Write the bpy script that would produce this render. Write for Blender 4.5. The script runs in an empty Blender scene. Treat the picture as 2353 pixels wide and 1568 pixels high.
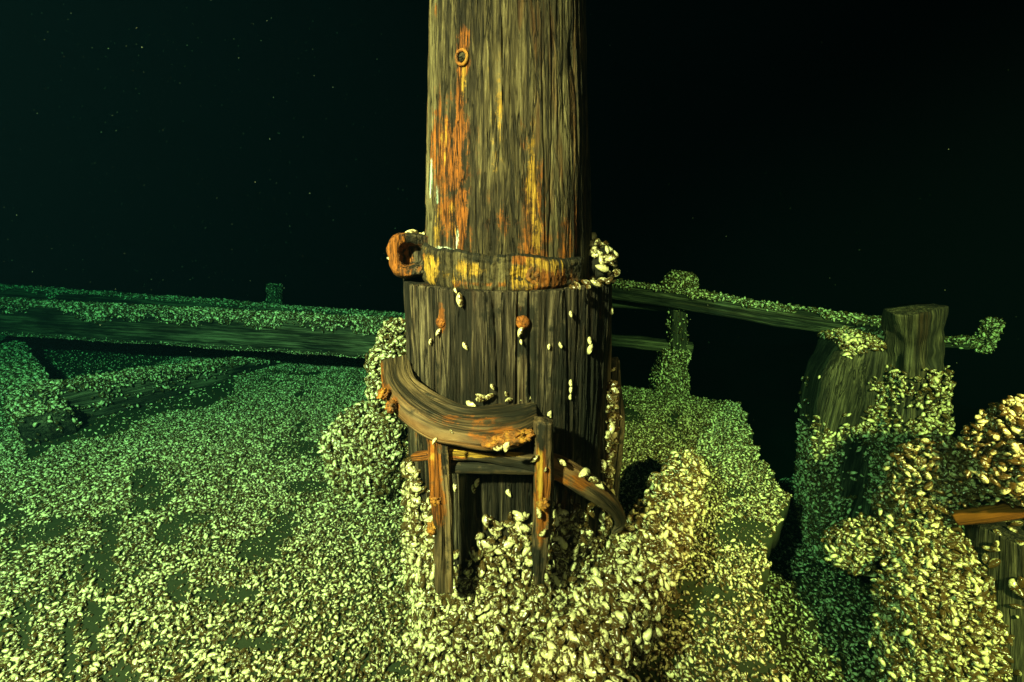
import bpy, math, random
import numpy as np
from mathutils import Vector, Matrix
random.seed(7); RNG = np.random.default_rng(7)
S = bpy.context.scene
COL = S.collection

# ---------------------------------------------------------------- camera, water, strobes, exposure
EYE = 0.95; PITCH = math.radians(14.8); F = 1000.0      # F: focal length when the frame is 2353 wide
cam_d = bpy.data.cameras.new('camera'); cam = bpy.data.objects.new('camera', cam_d); COL.objects.link(cam)
cam_d.sensor_width = 36; cam_d.lens = 36 * F / 2353; cam_d.clip_start = 0.02; cam_d.clip_end = 200
cam.location = (0, 0, EYE); cam.rotation_euler = (math.radians(90) - PITCH, 0, 0)
S.camera = cam
W = bpy.data.worlds.new('World'); S.world = W; W.use_nodes = True
W.node_tree.nodes['Background'].inputs[0].default_value = (0.05, 0.4, 0.5, 1)
W.node_tree.nodes['Background'].inputs[1].default_value = 0.002

def strobe(name, loc, target, power, colour, size, spread=150, blend=0.8):
    """the photographer's flash heads, on arms beside the housing (night dive: the only real light); also builds the added fill"""
    l = bpy.data.lights.new(name, 'SPOT'); l.energy = power; l.color = colour
    l.spot_size = math.radians(spread); l.spot_blend = blend; l.shadow_soft_size = size
    o = bpy.data.objects.new(name, l); COL.objects.link(o); o.location = loc
    o.rotation_euler = (Vector(target) - Vector(loc)).to_track_quat('-Z', 'Y').to_euler()
    return o
strobe('strobe', (-0.84, -0.52, 1.70), (-1.5, 1.7, 0.2), 1950, (1.0, 0.45, 0.185), 0.035, 142, 1.0)
strobe('strobe', (0.88, -0.40, 1.48), (1.38, 1.20, 0.33), 1700, (1.0, 0.34, 0.095), 0.03, 76)
strobe('fill_light', (0.04, -0.10, 1.10), (0.0, 1.6, 0.3), 9, (1.0, 0.50, 0.20), 0.03, 150)  # weak fill added by the camera to keep crevices from going black
S.view_settings.view_transform = 'Standard'; S.view_settings.look = 'None'
S.view_settings.exposure = 0.0; S.view_settings.gamma = 1.0
S.cycles.use_denoising = True
S.cycles.max_bounces = 3; S.cycles.diffuse_bounces = 1; S.cycles.glossy_bounces = 1; S.cycles.volume_bounces = 0
S.cycles.sample_clamp_indirect = 4

# ---------------------------------------------------------------- helpers
cp, sp = math.cos(PITCH), math.sin(PITCH)
def ray(px, py):
    x = (px - 1176.5) / F; u = (784 - py) / F
    return np.array([x, cp + sp * u, -sp + cp * u])
def Pz(px, py, z=0.0):
    d = ray(px, py); t = (z - EYE) / d[2]; return np.array([0, 0, EYE]) + d * t
def Py(px, py, y):
    d = ray(px, py); t = y / d[1]; return np.array([0, 0, EYE]) + d * t
def project(p):
    q = np.asarray(p) - np.array([0, 0, EYE])
    dep = q[..., 1] * cp - q[..., 2] * sp
    up = q[..., 1] * sp + q[..., 2] * cp
    return 1176.5 + F * q[..., 0] / dep, 784 - F * up / dep, dep

_perm = np.random.default_rng(3).permutation(256); _perm = np.concatenate([_perm, _perm, _perm])
_gr = np.random.default_rng(4).normal(size=(256, 3)); _gr /= np.linalg.norm(_gr, axis=1)[:, None]
def pn(x, y, z):
    x, y, z = np.broadcast_arrays(x, y, z)
    xi = np.floor(x).astype(int); yi = np.floor(y).astype(int); zi = np.floor(z).astype(int)
    xf = x - xi; yf = y - yi; zf = z - zi
    xi &= 255; yi &= 255; zi &= 255
    fd = lambda t: t * t * t * (t * (t * 6 - 15) + 10)
    u, v, w = fd(xf), fd(yf), fd(zf)
    def g(a, b, c):
        h = _perm[_perm[_perm[xi + a] + yi + b] + zi + c]; G = _gr[h]
        return G[..., 0] * (xf - a) + G[..., 1] * (yf - b) + G[..., 2] * (zf - c)
    L = lambda a, b, t: a + (b - a) * t
    return L(L(L(g(0,0,0), g(1,0,0), u), L(g(0,1,0), g(1,1,0), u), v), L(L(g(0,0,1), g(1,0,1), u), L(g(0,1,1), g(1,1,1), u), v), w)
def fbm(x, y, z, o=3):
    s = 0; a = 1
    for k in range(o):
        s = s + a * pn(x + 17.3 * k, y + 5.1 * k, z + 9.7 * k); x, y, z, a = x * 2, y * 2, z * 2, a * .5
    return s

def tag(o, label=None, cat=None, group=None, kind=None):
    if label: o['label'] = label
    if cat: o['category'] = cat
    if group: o['group'] = group
    if kind: o['kind'] = kind
    return o
def empty(name, loc, label, cat, group=None):
    o = bpy.data.objects.new(name, None); o.empty_display_size = 0.1; COL.objects.link(o); o.location = loc
    return tag(o, label, cat, group)
def np_mesh(name, V, faces_flat, sizes, mat, parent=None, attrs=None, smooth=True):
    me = bpy.data.meshes.new(name)
    V = np.asarray(V, np.float32)
    q = parent
    while q is not None: V = V - np.array(q.location, np.float32); q = q.parent
    faces_flat = np.asarray(faces_flat, np.int32).ravel(); sizes = np.asarray(sizes, np.int32)
    me.vertices.add(len(V)); me.vertices.foreach_set('co', V.ravel())
    me.loops.add(len(faces_flat)); me.loops.foreach_set('vertex_index', faces_flat)
    me.polygons.add(len(sizes)); st = np.concatenate([[0], np.cumsum(sizes)[:-1]]).astype(np.int32)
    me.polygons.foreach_set('loop_start', st)
    me.update(calc_edges=True)
    me.polygons.foreach_set('use_smooth', np.full(len(sizes), smooth, bool))
    for k, (typ, arr) in (attrs or {}).items():
        a = me.attributes.new(k, typ, 'POINT')
        a.data.foreach_set('vector' if typ == 'FLOAT_VECTOR' else 'color', np.asarray(arr, np.float32).ravel())
    me.materials.append(mat)
    o = bpy.data.objects.new(name, me); COL.objects.link(o)
    if parent is not None: o.parent = parent
    return o

class Surf:
    """V (n,3), quads or tris; grain coords G; stain colours C (rust, yellow, verdigris, black; black also holds painted shade)"""
    def __init__(s, V, Fc, G=None, C=None):
        s.V = np.asarray(V, float); s.F = Fc; s.G = s.V.copy() if G is None else G
        s.C = np.zeros((len(s.V), 4)) if C is None else C
    def outward(s):
        T = s.tris(); a, b, c = s.V[T[:, 0]], s.V[T[:, 1]], s.V[T[:, 2]]; o = s.V.mean(0)
        if np.sum(np.cross(b - a, c - a) * ((a + b + c) / 3 - o)) < 0: s.F = [np.asarray(f)[:, ::-1] for f in s.F]
        return s
    def build(s, name, mat, parent=None):
        flat = []; sizes = []
        for f in s.F:
            f = np.asarray(f); flat.append(f.ravel()); sizes.append(np.full(len(f), f.shape[1]))
        return np_mesh(name, s.V, np.concatenate(flat), np.concatenate(sizes), mat, parent,
                       {'grain': ('FLOAT_VECTOR', s.G), 'stain': ('FLOAT_COLOR', s.C)})
    def tris(s):
        T = []
        for f in s.F:
            f = np.asarray(f)
            T.append(f[:, :3])
            if f.shape[1] == 4: T.append(f[:, [0, 2, 3]])
        return np.concatenate(T)

def grid_faces(n, m, wrap_m=False, off=0):
    i = np.arange(n - 1)[:, None]; j = np.arange(m if wrap_m else m - 1)[None, :]
    j2 = (j + 1) % m
    a = i * m + j; b = i * m + j2; c = (i + 1) * m + j2; d = (i + 1) * m + j
    return np.stack([a, b, c, d], -1).reshape(-1, 4) + off

def frames(path):
    path = np.asarray(path, float); T = np.gradient(path, axis=0); T /= np.linalg.norm(T, axis=1)[:, None]
    up = np.array([0, 0, 1.0])
    if abs(T[0] @ up) > .8: up = np.array([0, -1.0, 0])
    N = []; 
    for t in T:
        n = up - t * (up @ t); n /= np.linalg.norm(n); N.append(n); up = n
    N = np.array(N); B = np.cross(T, N)
    return T, N, B
def resample(pts, n):
    pts = np.asarray(pts, float)
    if len(pts) == 2: t = np.linspace(0, 1, n)[:, None]; return pts[0] * (1 - t) + pts[1] * t
    # Catmull-Rom
    P = np.vstack([2 * pts[0] - pts[1], pts, 2 * pts[-1] - pts[-2]]); k = len(pts) - 1
    out = []
    for u in np.linspace(0, k - 1e-9, n):
        i = int(u); f = u - i; a, b, c, d = P[i:i + 4]
        out.append(.5 * (2 * b + (c - a) * f + (2 * a - 5 * b + 4 * c - d) * f * f + (3 * b - a - 3 * c + d) * f ** 3))
    return np.array(out)
def beam(path, w, h, n=60, m=24, power=5.0, rough=.004, lump=0.0, seed=0, grain=30, up=None, caps=True):
    """a hewn timber: superellipse section swept along a path; w across, h along the normal; arrays or numbers"""
    path = resample(path, n); T, N, B = frames(path)
    if up is not None:
        up = np.asarray(up, float); N = up - T * (T @ up)[:, None]; N /= np.linalg.norm(N, axis=1)[:, None]; B = np.cross(T, N)
    w = np.interp(np.linspace(0, 1, n), np.linspace(0, 1, len(np.atleast_1d(w))), np.atleast_1d(w))
    h = np.interp(np.linspace(0, 1, n), np.linspace(0, 1, len(np.atleast_1d(h))), np.atleast_1d(h))
    a = np.linspace(0, 2 * np.pi, m, endpoint=False)
    if power > 2.5:
        a = a + 0.0
    ca, sa = np.cos(a), np.sin(a); r = (np.abs(ca) ** power + np.abs(sa) ** power) ** (-1 / power)
    ex, ey = ca * r, sa * r
    s = np.concatenate([[0], np.cumsum(np.linalg.norm(np.diff(path, axis=0), axis=1))])
    X = ex[None] * w[:, None] / 2; Y = ey[None] * h[:, None] / 2
    Gx, Gy, Gz = X, Y, np.broadcast_to(s[:, None], X.shape)
    d = 1 + 0 * X
    disp = rough * fbm(Gx * grain + seed, Gy * grain, Gz * 4 + seed * 3.1, 3)
    if lump: disp = disp + lump * fbm(Gx * 7 + seed, Gy * 7, Gz * 7 + seed, 3)
    rr = np.sqrt(X ** 2 + Y ** 2) + 1e-6
    X = X + disp * X / rr; Y = Y + disp * Y / rr
    V = path[:, None, :] + B[:, None, :] * X[..., None] + N[:, None, :] * Y[..., None]
    V = V.reshape(-1, 3); G = np.stack([Gx + seed, Gy, Gz], -1).reshape(-1, 3)
    Fq = grid_faces(n, m, True); Fc = [Fq]
    if caps:
        c0 = len(V); dome = .0
        V = np.vstack([V, path[0] - T[0] * .004, path[-1] + T[-1] * .004]); G = np.vstack([G, [[seed, 0, -.01]], [[seed, 0, s[-1] + .01]]])
        j = np.arange(m); j2 = (j + 1) % m
        Fc.append(np.stack([j2, j, np.full(m, c0)], -1)); Fc.append(np.stack([(n - 1) * m + j, (n - 1) * m + j2, np.full(m, c0 + 1)], -1))
    return Surf(V, Fc, G).outward()
def blob(c, r, n=28, m=40, lump=.25, seed=0, zmin=None):
    c = np.array(c); r = np.array(r) if np.ndim(r) else np.array([r] * 3)
    th = np.linspace(0.02, np.pi - .02, n); ph = np.linspace(0, 2 * np.pi, m, endpoint=False)
    D = np.stack([np.sin(th)[:, None] * np.cos(ph), np.sin(th)[:, None] * np.sin(ph), np.cos(th)[:, None] + 0 * ph], -1)
    k = 1 + lump * fbm(D[..., 0] * 1.8 + seed, D[..., 1] * 1.8, D[..., 2] * 1.8 + seed, 3)
    V = (c + D * r * k[..., None]).reshape(-1, 3)
    if zmin is not None: V[:, 2] = np.maximum(V[:, 2], zmin)
    f = grid_faces(n, m, True)[:, ::-1]
    j = np.arange(m); j2 = (j + 1) % m
    return Surf(V, [f, j[None], (np.arange(m)[::-1] + (n - 1) * m)[None]] if False else [f]).outward()

# ---------------------------------------------------------------- materials
class NT:
    def __init__(s, name):
        s.m = bpy.data.materials.new(name); s.m.use_nodes = True; s.t = s.m.node_tree; s.n = s.t.nodes
        s.b = s.n['Principled BSDF']
    def add(s, typ, **kw):
        n = s.n.new(typ)
        for k, v in kw.items(): setattr(n, k, v)
        return n
    def link(s, a, b): s.t.links.new(a, b)
    def attr(s, name): return s.add('ShaderNodeAttribute', attribute_name=name)
    def mapped(s, vec, scale, loc=(0, 0, 0)):
        n = s.add('ShaderNodeMapping'); s.link(vec, n.inputs[0]); n.inputs['Scale'].default_value = scale; n.inputs['Location'].default_value = loc
        return n.outputs[0]
    def noise(s, vec, scale=1, detail=4, rough=.55, dist=0):
        n = s.add('ShaderNodeTexNoise'); s.link(vec, n.inputs['Vector']); n.inputs['Scale'].default_value = scale
        n.inputs['Detail'].default_value = detail; n.inputs['Roughness'].default_value = rough; n.inputs['Distortion'].default_value = dist
        return n.outputs['Fac']
    def ramp(s, fac, stops):
        n = s.add('ShaderNodeValToRGB'); s.link(fac, n.inputs[0]); e = n.color_ramp.elements
        while len(e) < len(stops): e.new(.5)
        for k, (p, c) in enumerate(stops):
            e[k].position = p; e[k].color = (c if len(np.atleast_1d(c)) == 3 else (c, c, c)) + (1,)
        return n.outputs[0]
    def math(s, op, a, b=None, c=None, clamp=False):
        n = s.add('ShaderNodeMath', operation=op); n.use_clamp = clamp
        for k, v in enumerate((a, b, c)):
            if v is None: continue
            if isinstance(v, (int, float)): n.inputs[k].default_value = v
            else: s.link(v, n.inputs[k])
        return n.outputs[0]
    def mix(s, fac, a, b):
        n = s.add('ShaderNodeMix', data_type='RGBA')
        if isinstance(fac, (int, float)): n.inputs[0].default_value = fac
        else: s.link(fac, n.inputs[0])
        for k, v in ((6, a), (7, b)):
            if isinstance(v, tuple): n.inputs[k].default_value = v + (1,)
            else: s.link(v, n.inputs[k])
        return n.outputs[2]
    def bump(s, h, strength, dist):
        n = s.add('ShaderNodeBump'); s.link(h, n.inputs['Height']); n.inputs['Strength'].default_value = strength
        n.inputs['Distance'].default_value = dist; s.link(n.outputs[0], s.b.inputs['Normal']); return n

def wood(name, dark, mid, light, cracks=.5, orange=.1, across=55, along=2.6, rough=.75, bump=.006):
    t = NT(name); g = t.attr('grain').outputs['Vector']; st = t.attr('stain')
    sep = t.add('ShaderNodeSeparateColor'); t.link(st.outputs['Color'], sep.inputs[0]); alpha = st.outputs['Alpha']
    v1 = t.mapped(g, (across, across, along)); v2 = t.mapped(g, (across * 3.2, across * 3.2, along * 4)); v3 = t.mapped(g, (9, 9, 3))
    n1 = t.noise(v1, 1, 6, .65, .4); n2 = t.noise(v2, 1, 4, .6, .2); n3 = t.noise(v3, 1, 3, .5)
    mixn = t.math('ADD', t.math('MULTIPLY', n1, .62), t.math('MULTIPLY', n2, .38))
    mixn = t.math('ADD', mixn, t.math('MULTIPLY', t.math('SUBTRACT', n3, .5), .55))
    base = t.ramp(mixn, [(.30, tuple(d * .25 for d in dark)), (.42, dark), (.52, mid), (.66, light)])
    # orange sapwood showing in streaks
    no = t.noise(t.mapped(g, (16, 16, 1.6), (3, 7, 2)), 1, 4, .6, .5)
    of = t.ramp(no, [(.56, 0.0), (.68, 1.0)])
    base = t.mix(t.math('MULTIPLY', of, orange), base, (.36, .115, .012))
    # stains, broken up by the grain noise
    brk = t.math('MULTIPLY', t.math('SUBTRACT', n1, .5), 2.2); blot = t.math('MULTIPLY', t.math('SUBTRACT', t.noise(g, 30, 7, .75), .5), 2.6)
    brk2 = t.math('ADD', brk, blot)
    def stained(ch, col_a, col_b, prev):
        f = t.math('MULTIPLY', t.math('SUBTRACT', t.math('ADD', ch, brk2), .38), 3.0, clamp=True)
        f = t.math('MULTIPLY', f, t.math('MULTIPLY', ch, 4.0, clamp=True))
        col = t.mix(t.ramp(n2, [(.35, 0.0), (.62, 1.0)]), col_a, col_b)
        return t.mix(f, prev, col)
    base = stained(sep.outputs[0], (.06, .018, .004), (.34, .105, .012), base)
    base = stained(sep.outputs[1], (.16, .085, .010), (.50, .29, .04), base)
    base = stained(sep.outputs[2], (.18, .36, .30), (.75, .8, .7), base)
    bf = t.math('MULTIPLY', t.math('SUBTRACT', t.math('ADD', alpha, brk2), .4), 2.5, clamp=True)
    base = t.mix(t.math('MULTIPLY', bf, t.math('MULTIPLY', alpha, 3.0, clamp=True)), base, (.010, .009, .006))
    # cracks
    w = t.math('ABSOLUTE', t.math('SUBTRACT', t.noise(t.mapped(g, (across * .8, across * .8, along * .55), (1, 2, 3)), 1, 3, .5, .3), .5))
    ck = t.ramp(w, [(.0, 0.0), (.028, 1.0)])
    base = t.mix(t.math('MULTIPLY', t.math('SUBTRACT', 1.0, ck), cracks), base, (.008, .006, .004))
    t.link(base, t.b.inputs['Base Color']); t.b.inputs['Roughness'].default_value = rough
    t.b.inputs['Specular IOR Level'].default_value = .3
    hgt = t.math('ADD', t.math('MULTIPLY', mixn, 1.0), t.math('MULTIPLY', ck, cracks * .6))
    t.bump(hgt, 1.0, bump)
    return t.m
M_mast = wood('mast_wood', (.016, .011, .005), (.066, .050, .024), (.20, .162, .085), .9, .30, across=105, along=5.0, bump=.012)
M_collar = wood('collar_wood', (.007, .005, .003), (.036, .026, .017), (.20, .155, .10), 1.0, .05, across=70, along=3.0, bump=.014)
M_chair = wood('chair_wood', (.016, .012, .006), (.080, .052, .027), (.22, .145, .072), .6, .35, across=60, along=3.5, bump=.005)
M_deckwood = wood('old_timber', (.012, .011, .007), (.050, .043, .025), (.17, .145, .085), .9, .05, across=60, along=2.4, bump=.014)
M_orange = wood('fresh_timber', (.10, .03, .008), (.30, .095, .014), (.50, .18, .03), .4, .6, across=50, along=3)

def rust():
    t = NT('rusted_iron'); g = t.attr('grain').outputs['Vector']; st = t.attr('stain')
    a = t.noise(g, 15, 9, .78, .5); b = t.noise(g, 110, 6, .75)
    c = t.ramp(a, [(.30, (.012, .010, .006)), (.42, (.10, .045, .010)), (.50, (.30, .10, .012)), (.58, (.50, .22, .02)), (.72, (.42, .30, .05))])
    c = t.mix(t.ramp(b, [(.45, 0.0), (.62, .7)]), c, (.05, .028, .010))
    t.link(c, t.b.inputs['Base Color']); t.b.inputs['Roughness'].default_value = .55
    t.bump(t.math('ADD', a, b), .8, .006); return t.m
M_rust = rust()
def silt(name, col, col2):
    t = NT(name); tc = t.add('ShaderNodeTexCoord').outputs['Object']
    a = t.noise(tc, 5, 5, .6); b = t.noise(tc, 90, 4, .7)
    c = t.mix(t.math('ADD', t.math('MULTIPLY', a, .6), t.math('MULTIPLY', b, .4)), col, col2)
    t.link(c, t.b.inputs['Base Color']); t.b.inputs['Roughness'].default_value = .95; t.b.inputs['Specular IOR Level'].default_value = .15
    t.bump(t.math('ADD', a, t.math('MULTIPLY', b, .3)), .6, .01); return t.m
M_silt = silt('silt', (.010, .013, .006), (.036, .044, .021))
M_bed = silt('lake_mud', (.02, .025, .02), (.05, .06, .05))
M_crust = silt('crust', (.006, .005, .003), (.028, .020, .010))

def mussel_mat():
    t = NT('mussel_shell'); a = t.attr('shell')
    sep = t.add('ShaderNodeSeparateColor'); t.link(a.outputs['Color'], sep.inputs[0])
    d, rnd, side = sep.outputs[0], sep.outputs[1], sep.outputs[2]; loc = t.attr('local').outputs['Vector']
    n = t.noise(loc, 5, 4, .65); n2 = t.noise(loc, 14, 3, .6)
    wav = t.math('SINE', t.math('ADD', t.math('MULTIPLY', d, 34.0), t.math('MULTIPLY', n, 7.0)))
    ring = t.math('MULTIPLY_ADD', wav, .5, .5)
    pale = t.mix(n2, (.55, .45, .19), (.93, .87, .55)); brown = t.mix(n, (.010, .006, .003), (.13, .070, .018))
    # how much of the shell is pale: by individual, more on one flank
    f = t.math('ADD', t.math('MULTIPLY', side, 1.05), t.math('ADD', t.math('MULTIPLY', rnd, .75), t.math('MULTIPLY', t.math('SUBTRACT', n, .5), 1.6)))
    f = t.math('SUBTRACT', f, t.math('MULTIPLY', ring, .10))
    c = t.mix(t.math('MULTIPLY', t.math('SUBTRACT', f, .97), 3.0, clamp=True), brown, pale)
    c = t.mix(t.math('MULTIPLY', t.ramp(t.noise(loc, 30, 3, .7), [(.62, 0.0), (.7, 1.0)]), .6), c, (.05, .03, .012))
    t.link(c, t.b.inputs['Base Color']); t.b.inputs['Roughness'].default_value = .26
    t.b.inputs['Specular IOR Level'].default_value = .9
    t.bump(t.math('ADD', wav, t.math('MULTIPLY', n2, 1.0)), .3, .0004)
    return t.m
M_mussel = mussel_mat()

# ---------------------------------------------------------------- mussels
def mussel_template(nout, rings, seed=0):
    a = np.linspace(0, 2 * np.pi, nout, endpoint=False)
    x = -np.cos(a); y = np.sin(a)
    # pointed umbo at x=-1, broad rounded end at x=+1, one flatter (ventral) side
    wdt = (.46 + .54 * np.clip((x + 1) / 1.2, 0, 1) ** .8)
    y = y * wdt * np.where(y > 0, 1.08, .74); y = y + .10 * (1 - x ** 2)
    ox, oy = x * .5, y * .295
    ks = [1.0] + [1 - (k + 1) / (rings + 1) for k in range(rings)]
    pk = np.array([-.04, .0])
    V = [np.stack([ox, oy, 0 * ox], -1)]; D = [np.ones(nout)]
    for s in (1, -1):
        for k in ks[1:]:
            zz = .225 * (1 - k ** 2.2) ** .62 * s
            V.append(np.stack([ox * k + pk[0] * (1 - k), oy * k + pk[1] * (1 - k), np.full(nout, zz) * (.75 + .25 * np.clip(.5 - ox, 0, 1) * 1.4)], -1))
        V.append(np.array([[pk[0], pk[1], .225 * s]]))
    V = np.vstack(V)
    quads = []; tris = []
    blk = nout * rings + 1; j = np.arange(nout); j2 = (j + 1) % nout
    for si in range(2):
        prev = 0; base = nout + si * blk
        for k in range(rings):
            cur = base + k * nout
            q = np.stack([prev + j, prev + j2, cur + j2, cur + j], -1); quads.append(q if si == 1 else q[:, ::-1]); prev = cur
        pkid = base + rings * nout
        q = np.stack([prev + j, prev + j2, np.full(nout, pkid)], -1); tris.append(q if si == 1 else q[:, ::-1])
    Q = np.vstack(quads) if quads else np.zeros((0, 4), int); Tt = np.vstack(tris)
    d = np.hypot(V[:, 0] + .5, V[:, 1]); side = np.clip(.5 + V[:, 1] / .5, 0, 1)
    return V, Q, Tt, d, side
TPL = {0: mussel_template(8, 1), 1: mussel_template(12, 2), 2: mussel_template(18, 3)}

BED = []      # dicts of arrays: pos, R (n,3,3 columns = axes), L, rnd, region
def rot_from(z, x):
    z = z / np.linalg.norm(z, axis=1)[:, None]; x = x - z * np.sum(x * z, 1)[:, None]; x /= np.linalg.norm(x, axis=1)[:, None]
    y = np.cross(z, x); return np.stack([x, y, z], -1)
def sample(surf, dens_total):
    T = surf.tris(); A, B_, C = surf.V[T[:, 0]], surf.V[T[:, 1]], surf.V[T[:, 2]]
    Nn = np.cross(B_ - A, C - A); ar = np.linalg.norm(Nn, axis=1) / 2; tot = ar.sum()
    n = int(tot * dens_total)
    idx = RNG.choice(len(T), n, p=ar / tot); u = RNG.random(n); v = RNG.random(n); f = u + v > 1; u[f] = 1 - u[f]; v[f] = 1 - v[f]
    P = A[idx] + (B_ - A)[idx] * u[:, None] + (C - A)[idx] * v[:, None]
    return P, Nn[idx] / (2 * ar[idx, None] + 1e-12)
_rotm = rot_from(np.array([[.3, .5, .8]]), np.array([[.7, -.4, .2]]))[0]
def scatter(surf, L, region, cover=1.0, mask=None, flat=.9, off=(.1, .4), spread=.32, rbias=0.0):
    """mussels of mean length L on a surface, spaced about half a shell apart"""
    c = L * .52 / math.sqrt(cover)
    P, N = sample(surf, 5.0 / c ** 2)
    x, y, dep = project(P); k = (dep > .12) & (x > -260) & (x < 2620) & (y > -100) & (y < 1900); P, N = P[k], N[k]
    if not len(P): return
    cell = np.floor(P @ _rotm / c).astype(np.int64); key = (cell[:, 0] * 73856093) ^ (cell[:, 1] * 19349663) ^ (cell[:, 2] * 83492791)
    o = RNG.permutation(len(P)); _, first = np.unique(key[o], return_index=True); k = o[first]
    P, N = P[k], N[k]
    if mask is not None:
        k = mask(P, N) > RNG.random(len(P)); P, N = P[k], N[k]
    n = len(P)
    Ls = L * np.exp(RNG.normal(0, spread, n)); Ls = np.clip(Ls, L * .45, L * 1.4)
    z = N * flat + RNG.normal(0, .62, (n, 3)); R = rot_from(z, RNG.normal(0, 1, (n, 3)))
    P = P + N * (Ls * RNG.uniform(off[0], off[1], n))[:, None]
    BED.append(dict(pos=P, R=R, L=Ls, rnd=np.clip(RNG.beta(1.6, 1.6, n) + rbias, 0, 1), region=np.full(n, region)))
def single(pos, normal, L, region, xdir=None, rnd=None, flat=1.6):
    N = np.asarray(normal, float)[None]; N /= np.linalg.norm(N)
    z = N * flat + RNG.normal(0, .5, (1, 3)); x = RNG.normal(0, 1, (1, 3)) if xdir is None else np.asarray(xdir, float)[None] + RNG.normal(0, .25, (1, 3))
    BED.append(dict(pos=np.asarray(pos)[None] + N * L * .16, R=rot_from(z, x), L=np.array([L]), rnd=np.array([RNG.random() if rnd is None else rnd]), region=np.array([region])))
REG = []      # region id -> (label, category phrase, priority)
def region(label, group, prio=1.0):
    REG.append((label, group, prio)); return len(REG) - 1

# ================================================================= SETTING
# deck: one sheet with thickness, cut off on the right above the sunk part
edge = np.array([Pz(1700, 925)[:2], Pz(1740, 1040)[:2], Pz(1815, 1150)[:2], Pz(1765, 1230)[:2], Pz(1752, 1330)[:2], Pz(1755, 1450)[:2], Pz(1795, 1568)[:2]])
e_y = edge[::-1, 1]; e_x = edge[::-1, 0]
def edge_x(y): 
    b = np.interp(y, e_y, e_x); return np.where(y < e_y[0], e_x[0] - .9 * (e_y[0] - y), b)
def far_y(x):
    return np.where(x < .2, 3.9 + 0 * x, np.interp(x, [.2, .42, .94, 1.25, 3], [3.9, 2.62, 2.42, 2.22, 1.7]))
ny, nx = 260, 340
yy = np.linspace(-.9, 1, ny); t_ = np.linspace(0, 1, ny)
rows = []
X0 = -6.5
for i in range(ny):
    y = -1.2 + 5.1 * (i / (ny - 1)); x1 = float(edge_x(y)) if y < 2.23 else 1.25
    # find x limit so that y <= far_y(x)
    if y > 2.22:
        xs = np.linspace(.1, 1.25, 200); ok = xs[far_y(xs) >= y]; x1 = float(ok.max()) if len(ok) else .2
    x1 += .012 * math.sin(y * 37) + .01 * math.sin(y * 91)
    u = np.linspace(0, 1, nx) ** .7
    rows.append(np.stack([X0 + (x1 - X0) * u, np.full(nx, y)], -1))
XY = np.array(rows)
def deck_z(x, y): return .018 * fbm(x * 1.6, y * 1.6, 0 * x + 3.3, 3) + .006 * fbm(x * 9, y * 9, 0 * x, 2)
Z = deck_z(XY[..., 0], XY[..., 1])
V = np.concatenate([XY, Z[..., None]], -1).reshape(-1, 3)
top = grid_faces(ny, nx)
bot = V.copy(); bot[:, 2] = -.11
rim = np.concatenate([np.arange(nx), np.arange(1, ny) * nx + nx - 1, (ny - 1) * nx + np.arange(nx - 2, -1, -1), np.arange(ny - 2, 0, -1) * nx])
rim2 = np.roll(rim, -1); nV = len(V)
deck = Surf(np.vstack([V, bot]), [top, top[:, ::-1] + nV, np.stack([rim2, rim, rim + nV, rim2 + nV], -1)])
tag(deck.build('deck', M_silt), kind='structure')
DECK = Surf(V, [top])
# deck's right part, sunk a step to give its shade; then lake bed
n = 120; gx = np.linspace(.2, 2.6, n); gy = np.linspace(-.6, 2.25, n); GX, GY = np.meshgrid(gx, gy)
SUNK_DECK = Surf(np.stack([GX, GY, -.45 + .08 * fbm(GX * 1.5, GY * 1.5, 0 * GX + 8, 3)], -1).reshape(-1, 3), [grid_faces(n, n)])
tag(SUNK_DECK.build('sunk_deck', M_crust), kind='structure')
n = 80; g_ = np.linspace(-9.5, 9.5, n); GX, GY = np.meshgrid(g_, g_ + 4)
tag(Surf(np.stack([GX, GY, -2.6 + .3 * fbm(GX * .4, GY * .4, 0 * GX, 3)], -1).reshape(-1, 3), [grid_faces(n, n)]).build('lake_bed', M_bed), kind='structure')

# ================================================================= THE MAST
MX, MY = -.0075, 1.005; CX, CY = -.010, 1.05
mast = empty('mast', (CX, CY, 0), 'thick weathered wooden mast with rust streaks rising from a grooved wooden collar', 'mast')
nz, nt = 520, 640
zz = np.linspace(.70, 2.35, nz); th = np.linspace(0, 2 * np.pi, nt, endpoint=False)
TH, ZZ = np.meshgrid(th, zz)
R0 = np.interp(ZZ, [.7, .86, 1.42, 2.35], [.190, .186, .149, .118])
cx, sx = np.cos(TH), np.sin(TH)
g1 = fbm(cx * .18 * 42, sx * .18 * 42, ZZ * 2.6, 3); g2 = fbm(cx * 22 , sx * 22, ZZ * 6 + 4, 2)
crk = np.clip(1 - np.abs(pn(cx * 6.5 + 2, sx * 6.5, ZZ * 1.3)) / .05, 0, 1)
Rr = R0 + .0045 * g1 + .0022 * g2 + .0028 * fbm(cx * 38, sx * 38, ZZ * 9, 3) - .007 * crk + .004 * fbm(cx * 2, sx * 2, ZZ * 1.5 + 7, 2)
# a long flaked-off slab on the left flank (front-left), with a stepped edge
ang = TH - 1.5 * np.pi                      # 0 = towards the camera, + = right
V = np.stack([MX + Rr * cx, MY + Rr * sx, ZZ], -1).reshape(-1, 3)
PX, PY_, _ = project(V); fr = (np.abs(((ang.ravel() + np.pi) % (2 * np.pi)) - np.pi) < 1.7)
def zone(px, py, rx, ry, x, y, soft=1.0):
    d = np.sqrt(((x - px) / rx) ** 2 + ((y - py) / ry) ** 2); return np.clip((1.25 - d) / .8 * soft, 0, 1)
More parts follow.
